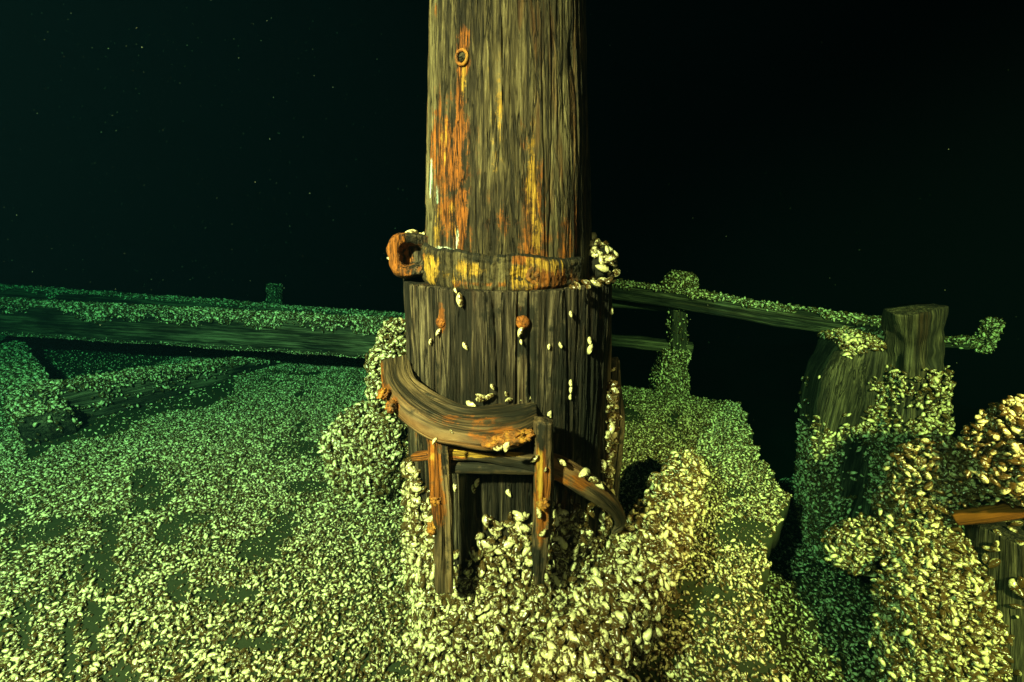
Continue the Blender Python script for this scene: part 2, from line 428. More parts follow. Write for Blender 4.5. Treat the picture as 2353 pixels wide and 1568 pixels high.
# the stain and shade marks are laid out on the unrolled trunk: a = angle from the front (rad), z = height
A = ((ang.ravel() + np.pi) % (2 * np.pi)) - np.pi; ZR = ZZ.ravel()
def az(px, py, rad=.17, cxm=MX, cym=MY):
    d = ray(px, py)
    for _ in range(6):
        o = np.array([-cxm, -cym]); a_ = d[0] ** 2 + d[1] ** 2; b_ = 2 * (o @ d[:2]); c_ = o @ o - rad ** 2; disc = max(b_ * b_ - 4 * a_ * c_, 0)
        t = (-b_ - math.sqrt(disc)) / (2 * a_); z = EYE + d[2] * t
        if cxm == MX: rad = float(np.interp(z, [.7, .86, 1.42, 2.35], [.190, .186, .149, .118]))
    p = d * t; return math.atan2(p[0] - cxm, -(p[1] - cym)), z, np.array([p[0], p[1], z])
def mark(px, py, wpx, hpx, A, ZR, **kw):   # w and h in frame units at arm's length
    a, z, p = az(px, py, **kw); s = 1.0 / (F / 0.9) ; rad = kw.get('rad', .18)
    return np.clip(1.5 - 1.5 * np.sqrt(((A - a) / (wpx * s / rad)) ** 2 + ((ZR - z) / (hpx * s)) ** 2), 0, 1)
C = np.zeros((len(V), 4))
for (x, y, w, h, k) in [(1065, 110, 26, 60, .9), (1063, 150, 24, 34, .9), (1055, 260, 22, 90, .75), (1010, 270, 24, 110, .55), (1030, 370, 90, 160, .8), (1000, 330, 60, 130, .6), (1030, 480, 70, 130, .65), (1060, 500, 22, 120, .85), (1000, 32, 12, 26, .8),
                        (1225, 480, 45, 150, .55), (1230, 560, 50, 90, .7), (1300, 600, 40, 120, .6), (1210, 330, 30, 90, .35), (1150, 500, 50, 90, .3), (1065, 560, 30, 60, .6), (1325, 560, 20, 160, .5)]:
    C[:, 0] = np.maximum(C[:, 0], k * mark(x, y, w, h, A, ZR))
for (x, y, w, h, k) in [(1222, 440, 20, 170, .6), (1232, 540, 18, 60, .8), (1020, 330, 22, 80, .5), (1140, 270, 26, 200, .3), (1064, 180, 10, 60, .6), (1040, 500, 16, 60, .5), (1005, 520, 30, 70, .5)]:
    C[:, 1] = np.maximum(C[:, 1], k * mark(x, y, w, h, A, ZR))
for (x, y, w, h, k) in [(990, 415, 16, 50, .85), (1003, 450, 12, 30, .7), (1050, 545, 9, 34, .95), (1020, 571, 40, 6, 1.0)]:
    C[:, 2] = np.maximum(C[:, 2], k * mark(x, y, w, h, A, ZR))
for (x, y, w, h, k) in [(1085, 350, 14, 250, .45), (1180, 60, 60, 140, .25), (1120, 520, 40, 60, .3), (1330, 300, 18, 400, .5)]:  # dark grain bands; the tall right-hand mark paints the edge's shade
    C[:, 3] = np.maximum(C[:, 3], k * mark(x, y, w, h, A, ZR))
G = np.stack([V[:, 0] - MX, V[:, 1] - MY, V[:, 2]], -1)
SPAR = Surf(V, [grid_faces(nz, nt, True)], G, C); SPAR.build('spar', M_mast, mast)

# collar
nz, nt = 300, 760; ZT = .83
zz = np.linspace(-.02, ZT, nz); TH, ZZ = np.meshgrid(np.linspace(0, 2 * np.pi, nt, endpoint=False), zz); cx, sx = np.cos(TH), np.sin(TH)
def collar_r(TH, ZZ):
    cx, sx = np.cos(TH), np.sin(TH)
    R0 = np.interp(ZZ, [0, .3, .83], [.272, .258, .243])
    g1 = fbm(cx * 9.5, sx * 9.5, ZZ * 2.2, 3); g2 = fbm(cx * 26, sx * 26, ZZ * 5, 2)
    st = np.clip(1 - np.abs(pn(cx * 5.5 + 9, sx * 5.5, ZZ * .7)) / .045, 0, 1)
    st2 = np.clip((pn(cx * 7 + 3, sx * 7, ZZ * 1.8 + 2) - .22) * 5, 0, 1)
    return R0 + .006 * g1 + .003 * g2 + .004 * fbm(cx * 42, sx * 42, ZZ * 7, 3) - .012 * st - .010 * st2 + .006 * fbm(cx * 2, sx * 2, ZZ * 1.2, 2)
Rr = collar_r(TH, ZZ)
V = np.stack([CX + Rr * cx, CY + Rr * sx, ZZ + 0 * TH], -1).reshape(-1, 3)
rimZ = V[-nt:].copy()
rings = []
for k, dz in ((.985, .003), (.96, .004), (.90, .002), (.80, 0), (.70, -.004), (.6, -.006)):
    q = rimZ.copy(); q[:, 0] = CX + (q[:, 0] - CX) * k; q[:, 1] = CY + (q[:, 1] - CY) * k; q[:, 2] = ZT + dz + .003 * fbm(q[:, 0] * 30, q[:, 1] * 30, 0 * q[:, 0], 2); rings.append(q)
V2 = np.vstack([V] + rings); A2 = ((np.arctan2(V2[:, 1] - CY, V2[:, 0] - CX) - 1.5 * np.pi + np.pi) % (2 * np.pi)) - np.pi
C = np.zeros((len(V2), 4)); kw = dict(rad=.25, cxm=CX, cym=CY)
for (x, y, w, h, k) in [(1010, 735, 16, 44, 1.0), (1200, 740, 20, 50, .9), (1240, 600, 1, 1, 0), (1385, 720, 8, 30, .7), (955, 648, 22, 12, .9), (1290, 1130, 26, 90, .4), (960, 1000, 20, 90, .3)]:
    C[:, 0] = np.maximum(C[:, 0], k * mark(x, y, w, h, A2, V2[:, 2], **kw))
for (x, y, w, h, k) in [(1215, 760, 46, 120, .9), (1225, 850, 30, 160, .8), (1290, 850, 46, 240, .8), (1355, 950, 70, 320, .95), (1130, 780, 14, 160, .7), (1010, 900, 14, 120, .7), (1075, 760, 12, 90, .6), (1130, 720, 50, 50, .5), (1150, 1050, 220, 40, .5), (1060, 930, 160, 60, .45), (1270, 1100, 60, 160, .6), (1340, 700, 40, 60, .6)]:  # dark streaks and charring, plus shade painted right of and below the chair rail
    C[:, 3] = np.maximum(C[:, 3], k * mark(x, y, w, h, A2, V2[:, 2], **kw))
C[nz * nt:, 3] = .45
G = np.stack([V2[:, 0] - CX + 3, V2[:, 1] - CY, V2[:, 2]], -1)
COLLAR = Surf(V2, [grid_faces(nz + len(rings), nt, True)], G, C); COLLAR.build('collar', M_collar, mast)
# rim lip: dark torn edge
a = np.linspace(0, 2 * np.pi, 200)
# rusted band at the foot of the mast (front), a thick lumpy plate following the trunk
na, nb = 300, 80
aa = np.linspace(-1.30, .93, na); bb = np.linspace(0, 1, nb)
AA, BB = np.meshgrid(aa, bb)
hi = .900 + .016 * np.clip(-(AA + .2), 0, 1) - .016 * np.clip(AA - .1, 0, 1) + .002 * np.sin(AA * 9) + .004 * fbm(AA * 9, 0 * AA, 0 * AA, 3); lo = ZT + .001
ZB = lo + (hi - lo) * BB
edgef = np.minimum(np.minimum(BB, 1 - BB) * 7, np.minimum(AA + 1.30, .93 - AA) * 10).clip(0, 1) ** .5
RB = .186 + .002 + edgef * (.007 + .003 * fbm(AA * 4, BB * 3, 0 * AA, 4) + .003 * fbm(AA * 30, BB * 6, 0 * AA, 4) + .012 * np.exp(-(((AA - .42) / .16) ** 2 + ((BB - .5) / .4) ** 2)))
RB = RB - .010 * np.exp(-(((AA - .1) / .1) ** 2 + ((BB - .35) / .2) ** 2))
VB = np.stack([MX + RB * np.sin(AA), MY - RB * np.cos(AA), ZB], -1).reshape(-1, 3)
GB = np.stack([AA * .19 + 5, 0 * AA, ZB * 1.0], -1).reshape(-1, 3)
CB = np.zeros((nb, na, 4)); G_ = lambda a, b, wa, wb: np.clip(1.4 - 1.4 * np.sqrt(((AA - a) / wa) ** 2 + ((BB - b) / wb) ** 2), 0, 1)
CB[..., 1] = np.maximum.reduce([.95 * G_(-.95, .45, .30, .55), .7 * G_(-.35, .55, .25, .4), .9 * G_(.12, .35, .22, .45), .8 * G_(.40, .75, .30, .3), .4 * G_(-.6, .3, .3, .3)])
CB[..., 0] = np.maximum.reduce([.9 * G_(.45, .4, .42, .7), .8 * G_(-1.12, .6, .10, .3), .6 * G_(0, .2, .9, .12), .9 * G_(.12, .85, .14, .22), .5 * G_(-.5, .15, .3, .2)])
CB[..., 3] = np.maximum.reduce([.8 * (BB > .93), .75 * G_(-.25, .85, .35, .2), .8 * G_(.22, .3, .09, .2), .55 * G_(.75, .6, .2, .5), .5 * G_(-.15, .5, .12, .6)])
Surf(VB, [grid_faces(nb, na)], GB, CB.reshape(-1, 4)).build('rusted_band', M_mast, mast)
def torus(c, nrm, R, r, n=36, m=12, seed=0, lump=.2):
    nrm = np.asarray(nrm, float); nrm /= np.linalg.norm(nrm); u = np.cross(nrm, [0, 0, 1]); u /= np.linalg.norm(u); v = np.cross(nrm, u)
    A_, B_ = np.meshgrid(np.linspace(0, 2 * np.pi, n, endpoint=False), np.linspace(0, 2 * np.pi, m, endpoint=False), indexing='ij')
    rr = r * (1 + lump * fbm(np.cos(A_) * 2 + seed, np.sin(A_) * 2, B_ * .5, 2) * 2)
    rad = R + rr * np.cos(B_)
    V = np.array(c) + u * (rad * np.cos(A_))[..., None] + v * (rad * np.sin(A_))[..., None] + nrm * (rr * np.sin(B_))[..., None]
    f = np.concatenate([grid_faces(n, m, True), np.stack([(n - 1) * m + np.arange(m), (n - 1) * m + (np.arange(m) + 1) % m, (np.arange(m) + 1) % m, np.arange(m)], -1)])
    return Surf(V.reshape(-1, 3), [f])
def disc(c, nrm, R, h, mat, name, parent, seed=0):
    nrm = np.asarray(nrm, float); nrm /= np.linalg.norm(nrm); c = np.asarray(c)
    s = beam([c - nrm * .01, c + nrm * h], [2 * R, 2 * R * .9], [2 * R, 2 * R * .9], n=6, m=20, power=2, rough=.002, seed=seed); return s.build(name, mat, parent)
def radial(a): return np.array([math.sin(a), -math.cos(a), 0])
a_, z_, p_ = az(1063, 133); br = torus(p_ + radial(a_) * .003, radial(a_), .0115, .0028, seed=2).build('bolt_ring', M_rust, mast)
disc(p_, radial(a_), .009, .002, M_deckwood, 'peg', br, 3)
a_, z_, p_ = az(1229, 630, .205); p_ = p_ + radial(a_) * .008
br = torus(p_, radial(a_), .0155, .0045, seed=5, lump=.4).build('bolt_ring', M_rust, mast); disc(p_, radial(a_), .007, .006, M_rust, 'bolt', br, 4)
a_, z_, p_ = az(1017, 592, .20); disc(p_, radial(a_), .012, .003, M_rust, 'bolt', mast, 7)
for (x, y, r) in ((1012, 742, .011), (1203, 742, .014)):
    a_, z_, p_ = az(x, y, .247, CX, CY); disc(p_, radial(a_), r, .003, M_orange, 'trenail', mast, x)
# white crust line along the top of the band
# hollow chock on the left of the collar (a broken open block) and black chock on the right
SG = 1
def hollow_chock():
    c = Py(950, 588, .97); n, m = 30, 40
    s = np.linspace(0, 1, n); ang_ = np.linspace(0, 2 * np.pi, m, endpoint=False)
    # outer shell profile then folding inside: cup opening towards the camera-right
    prof = [(0, .04), (.0, .8), (.02, 1.0), (.06, 1.05), (.09, 1.0), (.105, .9), (.104, .78), (.098, .56), (.080, .46), (.066, .40), (.06, .3), (.06, .03)]
    prof = resample([(p, q, 0) for p, q in prof], n)[:, :2]
    ax = np.array([.12, -.98, .12]); ax /= np.linalg.norm(ax); u = np.cross([0, 0, 1], ax); u /= np.linalg.norm(u); v = np.cross(ax, u)
    pw = 3.2; ca, sa = np.cos(ang_), np.sin(ang_); r = (np.abs(ca) ** pw + np.abs(sa) ** pw) ** (-1 / pw)
    r = r * (1 + .12 * fbm(ca * 2, sa * 2, 0 * ca + 5, 3))
    d = prof[:, 0][:, None]; k = prof[:, 1][:, None]
    V = c + ax * (d - .06)[..., None] + u * (k * r * ca * .050)[..., None] + v * (k * r * sa * .046)[..., None]
    V = V.reshape(-1, 3) + .003 * np.stack([fbm(V.reshape(-1, 3)[:, 0] * 40, V.reshape(-1, 3)[:, 1] * 40, V.reshape(-1, 3)[:, 2] * 40 + k_, 2) for k_ in (1, 5, 9)], -1)
    C = np.zeros((len(V), 4)); C[:, 0] = (np.interp(np.linspace(0, 1, n), [0, .2, .4, .6, .72, 1], [.1, .4, .9, .9, .75, .6])[:, None] * np.clip(.45 - ca[None] * 1.2 * SG, .3, 1)).ravel(); C[:, 3] = np.repeat(np.interp(np.linspace(0, 1, n), [0, .6, .75, 1], [.35, .1, .1, .1]), m)
    return Surf(V, [grid_faces(n, m, True)], None, C)
HC = hollow_chock(); HC.build('hollow_chock', M_collar, mast)
bc = Py(1368, 610, 1.0)
BC = blob(bc, (.034, .075, .042), lump=.3, seed=4); BC.C[:, 3] = .9; BC.build('black_chock', M_collar, mast)

# ================================================================= THE BROKEN CHAIR
chair = empty('broken_chair', (-.05, .74, .2), 'broken wooden armchair frame with curved orange-streaked rail leaning against the mast collar', 'chair')
inner = [(942, 818, .655), (952, 862, .645), (985, 895, .635), (1040, 925, .62), (1090, 938, .612), (1150, 930, .606), (1200, 920, .604), (1232, 918, .604)]
outer = [(874, 834, .650), (880, 888, .630), (918, 945, .615), (985, 992, .595), (1050, 1008, .587), (1120, 1016, .583), (1190, 1008, .582), (1236, 978, .584)]
I3 = resample([Pz(*p) for p in inner], 220); O3 = resample([Pz(*p) for p in outer], 220)
def slab(I, O, th_, k=22, seed=0, rough=.004):
    n = len(I); s = np.concatenate([[0], np.cumsum(np.linalg.norm(np.diff((I + O) / 2, axis=0), axis=1))])
    u = np.linspace(0, 1, k); prof = np.sin(np.pi * u) ** .2
    topV = I[:, None] * (1 - u)[None, :, None] + O[:, None] * u[None, :, None]
    W_ = np.linalg.norm(O - I, axis=1)[:, None] * u[None]; WG = .11 * u[None] + 0 * W_
    endf = np.clip((np.minimum(np.arange(n), n - 1 - np.arange(n)) + 2) / 4, 0, 1)[:, None] ** .5
    nz_ = rough * fbm(WG * 60 + seed, s[:, None] * 5 + 0 * W_, 0 * W_ + seed, 3)
    up = topV.copy(); up[..., 2] += .010 * prof[None] * endf + nz_; up[..., 2] -= .006 * (1 - prof[None])
    dn = topV[:, ::-1].copy(); dn[..., 2] -= th_ * (.55 + .45 * prof[None] * endf) - nz_[:, ::-1]
    V = np.concatenate([up, dn], 1); m = 2 * k
    Gg = np.stack([np.concatenate([WG, WG[:, ::-1]], 1) + seed, np.concatenate([0 * W_, 0 * W_ + th_], 1), np.broadcast_to(s[:, None], (n, m))], -1)
    V = V.reshape(-1, 3); Gg = Gg.reshape(-1, 3)
    f = grid_faces(n, m, True)[:, ::-1]
    c0 = [list(range(m)), list(range((n - 1) * m + m - 1, (n - 1) * m - 1, -1))]
    return Surf(V, [f, np.array(c0[0])[None], np.array(c0[1])[None]], Gg)
RAIL = slab(I3, O3, .024, k=44, seed=1, rough=.007)
px_, py_, _ = project(RAIL.V)
for (x, y, w, h, k) in [(1170, 1005, 60, 26, 1.0), (1120, 1000, 70, 16, .6), (880, 905, 18, 30, 1.0), (905, 935, 16, 26, .9), (876, 860, 8, 40, .7), (1060, 965, 110, 16, .45), (1130, 975, 60, 12, .5)]:
    RAIL.C[:, 0] = np.maximum(RAIL.C[:, 0], k * zone(x, y, w, h, px_, py_))
for (x, y, w, h, k) in [(1190, 945, 60, 36, .55), (980, 950, 60, 20, .4), (1010, 910, 60, 14, .4)]:
    RAIL.C[:, 3] = np.maximum(RAIL.C[:, 3], k * zone(x, y, w, h, px_, py_))
cr = RAIL.build('curved_rail', M_chair, chair)
for (x, y, z, rr) in [(1168, 1008, .583, (.030, .014, .012)), (1135, 1016, .580, (.020, .012, .010)), (1205, 1000, .583, (.018, .012, .010)), (881, 905, .632, (.010, .018, .010)), (900, 935, .622, (.010, .016, .009))]:
    q = blob(Pz(x, y, z), rr, lump=.7, seed=x * .37); q.C[:, 0] = 1.0; q.build('rust_crust', M_rust, cr)
def leg(p0, p1, w, h, seed, stains):
    L_ = beam([p0, (np.array(p0) + p1) / 2 + np.array([.004, 0, 0]), p1], w, h, n=200, m=56, power=7, rough=.009, lump=.008, seed=seed, grain=90)
    x, y, _ = project(L_.V); L_.C[:, 0] = 0
    for (a, b, c_, d, k, ch) in stains: L_.C[:, ch] = np.maximum(L_.C[:, ch], k * zone(a, b, c_, d, x, y))
    return L_.build('leg', M_chair, chair)
leg(Py(1003, 1000, .735), Py(1022, 1350, .725), [.040, .036, .038, .034], [.036, .036, .034, .030], 11, [(995, 1100, 26, 120, 1.1, 0), (1005, 1170, 22, 50, .8, 0), (1020, 1060, 10, 60, .8, 3), (1020, 1280, 30, 60, .4, 3), (990, 1060, 9, 60, .5, 1)])
leg(Py(1249, 965, .735), Py(1238, 1335, .730), [.034, .032, .034, .014], [.034, .034, .030, .014], 12, [(1245, 1130, 18, 120, 1.1, 0), (1240, 1090, 8, 70, .6, 1), (1245, 1230, 16, 40, .9, 0), (1250, 1000, 24, 40, .7, 3), (1232, 1290, 30, 50, .8, 3)])
for (x, y, yy_, lg) in ((1000, 1148, .716, 0), (992, 1215, .716, 0), (1247, 1160, .714, 0)):
    blob(Py(x, y, yy_), (.010, .008, .011), lump=.8, seed=x * .11).build('rust_nodule', M_rust, chair)
st1 = beam([Py(1010, 1038, .742), Py(1120, 1046, .742), Py(1232, 1062, .742)], .030, .026, n=60, m=22, power=3.5, rough=.006, lump=.008, seed=13)
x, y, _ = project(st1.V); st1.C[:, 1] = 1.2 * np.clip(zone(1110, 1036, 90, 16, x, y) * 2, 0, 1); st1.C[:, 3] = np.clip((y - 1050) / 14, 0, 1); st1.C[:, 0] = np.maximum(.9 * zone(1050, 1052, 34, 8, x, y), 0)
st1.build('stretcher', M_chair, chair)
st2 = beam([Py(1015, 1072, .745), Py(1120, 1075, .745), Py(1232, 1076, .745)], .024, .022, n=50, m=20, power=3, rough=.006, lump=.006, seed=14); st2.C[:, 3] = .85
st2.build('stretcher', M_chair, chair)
sl = beam([Py(1225, 1060, .775), Py(1280, 1073, .768), Py(1345, 1112, .775), Py(1395, 1150, .80), Py(1422, 1185, .84), Py(1424, 1206, .86), Py(1408, 1224, .86)], [.042, .046, .048, .042, .034, .026, .012], [.020, .020, .020, .018, .016, .012, .006], n=90, m=22, power=3, rough=.006, seed=15, up=(.25, -1, .35))
x, y, _ = project(sl.V); sl.C[:, 0] = .7 * zone(1310, 1110, 60, 22, x, y); SLAT = sl; sl.build('bent_slat', M_chair, chair)
sl2 = beam([Py(955, 1050, .80), Py(990, 1046, .775)], .024, .016, n=14, m=16, seed=16); sl2.C[:, 0] = .7; sl2.build('slat_end', M_chair, chair)
# dark board standing behind the collar on the right
pb = beam([Py(1413, 825, 1.12), Py(1412, 980, 1.14), Py(1398, 1180, 1.16)], [.022, .05, .05], [.03, .05, .05], n=60, m=20, power=4, seed=20, rough=.008); x, y, _ = project(pb.V); pb.C[:, 0] = .9 * zone(1410, 965, 9, 30, x, y); pb.C[:, 3] = .35
tag(pb.build('upright_board', M_collar), 'narrow dark board standing against the right flank of the mast collar', 'board')

# ================================================================= TIMBERS ON THE LEFT
def yz_beam(name, ft0, ft1, y0, y1, face, depth, label, cat, seed, group=None, mat=M_deckwood, rough=.01):
    a = Py(*ft0, y0); b = Py(*ft1, y1)   # front top edge ends
    h = face; a = a + [0, depth / 2, -h / 2]; b = b + [0, depth / 2, -h / 2]
    s = beam([a, b], depth, h, n=160, m=48, power=9, rough=rough, lump=.008, seed=seed, grain=16, up=(0, 0, 1)); o = s.build(name, mat)
    tag(o, label, cat, group); return s
LB1 = yz_beam('squared_timber', (-120, 694), (925, 748), 2.80, 2.35, .205, .15, 'long squared timber with a bare dark side face, front one left of mast', 'timber', 31)
LB2 = yz_beam('squared_timber', (-160, 650), (940, 730), 3.55, 3.05, .16, .10, 'long mussel-covered timber lying just behind the bare-sided one, left of the mast', 'timber', 32)
def flat_timber(name, c0, c1, w, h, label, seed, z=0, power=6):
    c0 = np.array(c0); c1 = np.array(c1); s = beam([c0, c1], w, h, n=90, m=36, power=power, rough=.012, lump=.02, seed=seed, grain=12, up=(0, 0, 1)); o = s.build(name, M_deckwood); tag(o, label, 'timber'); return s
LT1 = flat_timber('fallen_timber', Pz(88, 950, .08), Pz(640, 836, .0), [.17, .17, .15, .10], [.24, .23, .18, .08], 'fallen timber coated in mussels, slanting across the deck towards the long bare-sided timber', 41)
LT2 = flat_timber('fallen_timber', Pz(20, 815, .06), Pz(110, 985, .06), .16, .15, 'short mussel-coated timber at the left edge, forming a V with the slanting one', 42)
fp = beam([Py(630, 655, 3.7), Py(632, 760, 3.7)], .10, .08, n=20, m=16, seed=43); tag(fp.build('stump', M_deckwood), 'dim short post stub standing far behind the two long timbers left of the mast', 'post')

# crusted stump and pile to the left of the mast
st = beam([Py(912, 745, 1.45), Py(905, 840, 1.42), Py(895, 1000, 1.38), Pz(880, 1110, -.05)], [.07, .09, .13, .20], [.07, .09, .13, .20], n=60, m=36, power=2.5, lump=.06, seed=51)
tag(st.build('stump', M_crust), 'crooked stump buried in mussels close behind the left side of the mast collar', 'stump')
ML = blob(Pz(845, 1060, .12) + [0, .04, 0], (.14, .14, .17), lump=.35, seed=52, zmin=-.01); tag(ML.build('crusted_lump', M_crust), 'rounded lump thick with mussels on the deck, left of the mast foot', 'lump')

# ridge to the right of the mast foot: a leaning timber buried under mussels
RG = beam([Pz(1270, 1680, .16), Pz(1365, 1520, .16), Pz(1440, 1400, .16), Pz(1505, 1275, .16), Pz(1550, 1150, .16), Pz(1585, 1065, .14)], [.12, .12, .12, .11, .10, .07], [.11, .11, .12, .11, .10, .07], n=110, m=44, power=2.6, lump=.05, seed=61, up=(0, 0, 1))
tag(RG.build('leaning_timber', M_crust), 'leaning timber under a thick ridge of pale mussels, right of the mast foot', 'timber')
# heap round the mast foot
nr, na_ = 60, 160
ra = np.linspace(0, 1, nr)[:, None]; an = np.linspace(0, 2 * np.pi, na_, endpoint=False)[None]
fr_ = np.clip(-np.sin(an), 0, 1)           # towards camera
Rout = .285 + .17 * fr_ ** 2.5 + .03 * np.sin(3 * an + 1) + .02 * np.sin(7 * an); Rin = .20
rad = Rin + (Rout - Rin) * ra; hh = (.185 + .02 * fr_) * (np.cos(np.pi * np.clip(ra, 0, 1) ** 1.1) * .5 + .5)
hx = CX + .03 * fr_ + rad * np.cos(an); hy = CY + rad * np.sin(an)
hz = hh + .02 * fbm(hx * 7, hy * 7, 0 * hx, 3) - .01 * ra * 2
HEAP = Surf(np.stack([hx, hy, hz], -1).reshape(-1, 3), [grid_faces(nr, na_, True)[:, ::-1]])
if HEAP.V[HEAP.tris()[500]].shape and np.cross(HEAP.V[HEAP.tris()[500, 1]] - HEAP.V[HEAP.tris()[500, 0]], HEAP.V[HEAP.tris()[500, 2]] - HEAP.V[HEAP.tris()[500, 0]])[2] < 0:
    HEAP.F = [f[:, ::-1] for f in HEAP.F]
tag(HEAP.build('silt_mound', M_crust), kind='structure')

# ================================================================= RAIL ON THE RIGHT
rail = empty('broken_rail', tuple(Pz(1540, 900, 0)), 'dark green wooden ship rail with one post and a lower bar, right of the mast', 'rail')
def rl(pts, w, h, name, seed, up=(0, 0, 1), parent=rail, n=100, lump=.006):
    s = beam(pts, w, h, n=n, m=32, power=7, rough=.010, lump=lump, seed=seed, grain=18, up=up); s.build(name, M_deckwood, parent); return s
TR = rl([Py(1330, 656, 2.66), Py(1560, 689, 2.44), Py(1800, 730, 2.28), Py(2040, 763, 2.12)], .16, .085, 'handrail', 71)
TP = rl([Py(1556, 700, 2.46), Py(1556, 805, 2.46)], .085, .085, 'post', 72, up=(0, -1, 0), n=40)
TL = rl([Py(1340, 775, 2.62), Py(1590, 800, 2.46)], .09, .06, 'lower_bar', 73)
TM = rl([Py(1340, 690, 2.70), Py(1550, 708, 2.52)], .05, .05, 'middle_bar', 75)
TF = rl([Py(1545, 805, 2.46), Py(1535, 900, 2.46)], [.13, .18], [.13, .18], 'post_foot', 74, up=(0, -1, 0), n=50, lump=.04)
KN = blob(Py(1562, 650, 2.44), (.085, .085, .055), lump=.25, seed=76); KN.build('knob', M_deckwood, rail)
rend = empty('broken_rail', tuple(Py(2240, 790, 2.0)), 'broken rail end with an upright mussel-coated stub at the far right', 'rail')
ST = beam([Py(2140, 786, 2.08), Py(2262, 790, 1.99)], .06, .05, n=40, m=20, power=3, lump=.02, seed=77); ST.build('bar', M_deckwood, rend)
ST2 = beam([Py(2256, 806, 1.98), Py(2270, 770, 1.98), Py(2280, 737, 1.98)], [.05, .055, .045], .05, n=40, m=20, power=3, lump=.02, seed=78); ST2.build('stub', M_deckwood, rend)

# ================================================================= BITT ON THE RIGHT
bitt = empty('timber_bitt', tuple(Py(2050, 1200, 1.6)), 'stout timber bitt with a squared post rising behind a rounded cheek, right side', 'bitt')
def prism(outline, y0, y1, seed, n=26, rough=.014):
    """outline: px points on plane y0, thickness towards y1; rounded edge"""
    O = resample([Py(x, y, y0) for x, y in outline], 160); c = O.mean(0)
    ks = [(0, 0.02), (0, .35), (0, .7), (.0, .93), (.08, .99), (.3, 1.0), (.7, 1.0), (1, .97)]
    Vs = []
    for d, k in ks:
        q = c + (O - c) * k; q[:, 1] = y0 + (y1 - y0) * d; q[:, 0] += (y1 - y0) * d * .35; Vs.append(q)
    V = np.array(Vs); sh = V.shape; V = V.reshape(-1, 3)
    V[:, 1] += rough * 2 * fbm(V[:, 0] * 26 + seed, V[:, 1] * 26, V[:, 2] * 3, 3); V[:, 0] += rough * fbm(V[:, 0] * 20, V[:, 1] * 20 + seed, V[:, 2] * 3, 3)
    f = grid_faces(len(ks), 160, True)
    return Surf(V, [f], V.copy()).outward()
CHK = prism([(1995, 790), (1940, 805), (1910, 855), (1888, 930), (1878, 1010), (1875, 1120), (1880, 1290), (2000, 1300), (2190, 1290), (2190, 1100), (2180, 960), (2172, 860), (2150, 820), (2080, 800)], 1.55, 1.80, 81)
CHK.build('cheek', M_deckwood, bitt)
PST = beam([Py(2100, 708, 1.52), Py(2098, 830, 1.52), Py(2085, 1000, 1.52), Py(2075, 1250, 1.52)], [.150, .142, .18, .23], [.13, .12, .15, .2], n=110, m=48, power=5, rough=.016, lump=.030, seed=82, grain=18, up=(0, -1, 0))
PST.build('post', M_deckwood, bitt)

# ================================================================= FOREGROUND RIGHT
F1 = beam([Py(2120, 1220, 1.15), Py(2135, 1330, 1.04), Py(2150, 1480, .96), Py(2160, 1680, .90)], [.13, .18, .20, .22], [.13, .18, .20, .22], n=80, m=48, power=2.4, lump=.06, seed=91)
tag(F1.build('broken_timber', M_crust), 'thick broken timber heaped with yellow mussels in the right foreground', 'timber')
F1b = beam([Py(1935, 1290, 1.20), Py(1985, 1235, 1.18), Py(2080, 1260, 1.12)], [.07, .09, .09], [.08, .09, .09], n=40, m=30, power=2.3, lump=.05, seed=92)
tag(F1b.build('branching_stub', M_crust), 'short mussel-coated stub jutting left from the thick foreground timber', 'timber')
F2 = beam([Py(2110, 1180, 1.15), Py(2150, 1085, 1.10), Py(2220, 1110, 1.05), Py(2300, 1080, .98), Py(2420, 1010, .90)], [.12, .14, .12, .14, .18], [.14, .15, .11, .15, .20], n=80, m=44, power=2.4, lump=.05, seed=93)
tag(F2.build('crossing_timber', M_crust), 'mussel-heaped timber crossing to the right edge above a bare orange board', 'timber')
F3 = beam([Py(2215, 1190, 1.04), Py(2440, 1155, .88)], .07, .045, n=50, m=24, power=4, seed=94, rough=.01); tag(F3.build('orange_board', M_orange), 'bare orange-brown board under the mussels at the right edge', 'board')
F4 = beam([Py(2350, 1210, 1.02), Py(2350, 1420, .98), Py(2330, 1760, .92)], [.18, .20, .24], [.2, .2, .22], n=90, m=50, power=4, rough=.016, seed=95, grain=26); tag(F4.build('hewn_timber', M_deckwood), 'dark hewn timber with long splits in the bottom right corner', 'timber')

# ================================================================= MUSSELS
def patches(P):
    x, y = P[:, 0], P[:, 1]
    n = fbm(x * 2.2 + 3, y * 2.2, 0 * x + .5, 3); n2 = fbm(x * 9, y * 9, 0 * x + 4, 2)
    m = np.clip((.44 - n - .45 * n2) * 5, .02, 1)
    for (px, py, rx, ry) in [(600, 1268, 48, 26), (340, 1110, 40, 30), (430, 1195, 60, 16), (385, 1225, 30, 30), (255, 1200, 30, 16), (240, 1325, 26, 60), (215, 1430, 22, 70), (520, 1370, 70, 22), (410, 1350, 30, 40), (700, 1120, 60, 14),
                              (1695, 1225, 62, 34), (1690, 1135, 30, 12), (250, 1240, 20, 40), (600, 1480, 90, 18), (1740, 1535, 40, 14), (160, 1500, 18, 60), (930, 1540, 40, 14), (60, 1440, 14, 60), (1430, 1560, 60, 22), (270, 1560, 50, 20)]:
        c = Pz(px, py)[:2]; X, Y, _ = project(P)
        d = ((X - px) / rx) ** 2 + ((Y - py) / ry) ** 2; m = m * np.clip((d + 1.3 * n2 - .80) * 4, .03, 1)
    return m
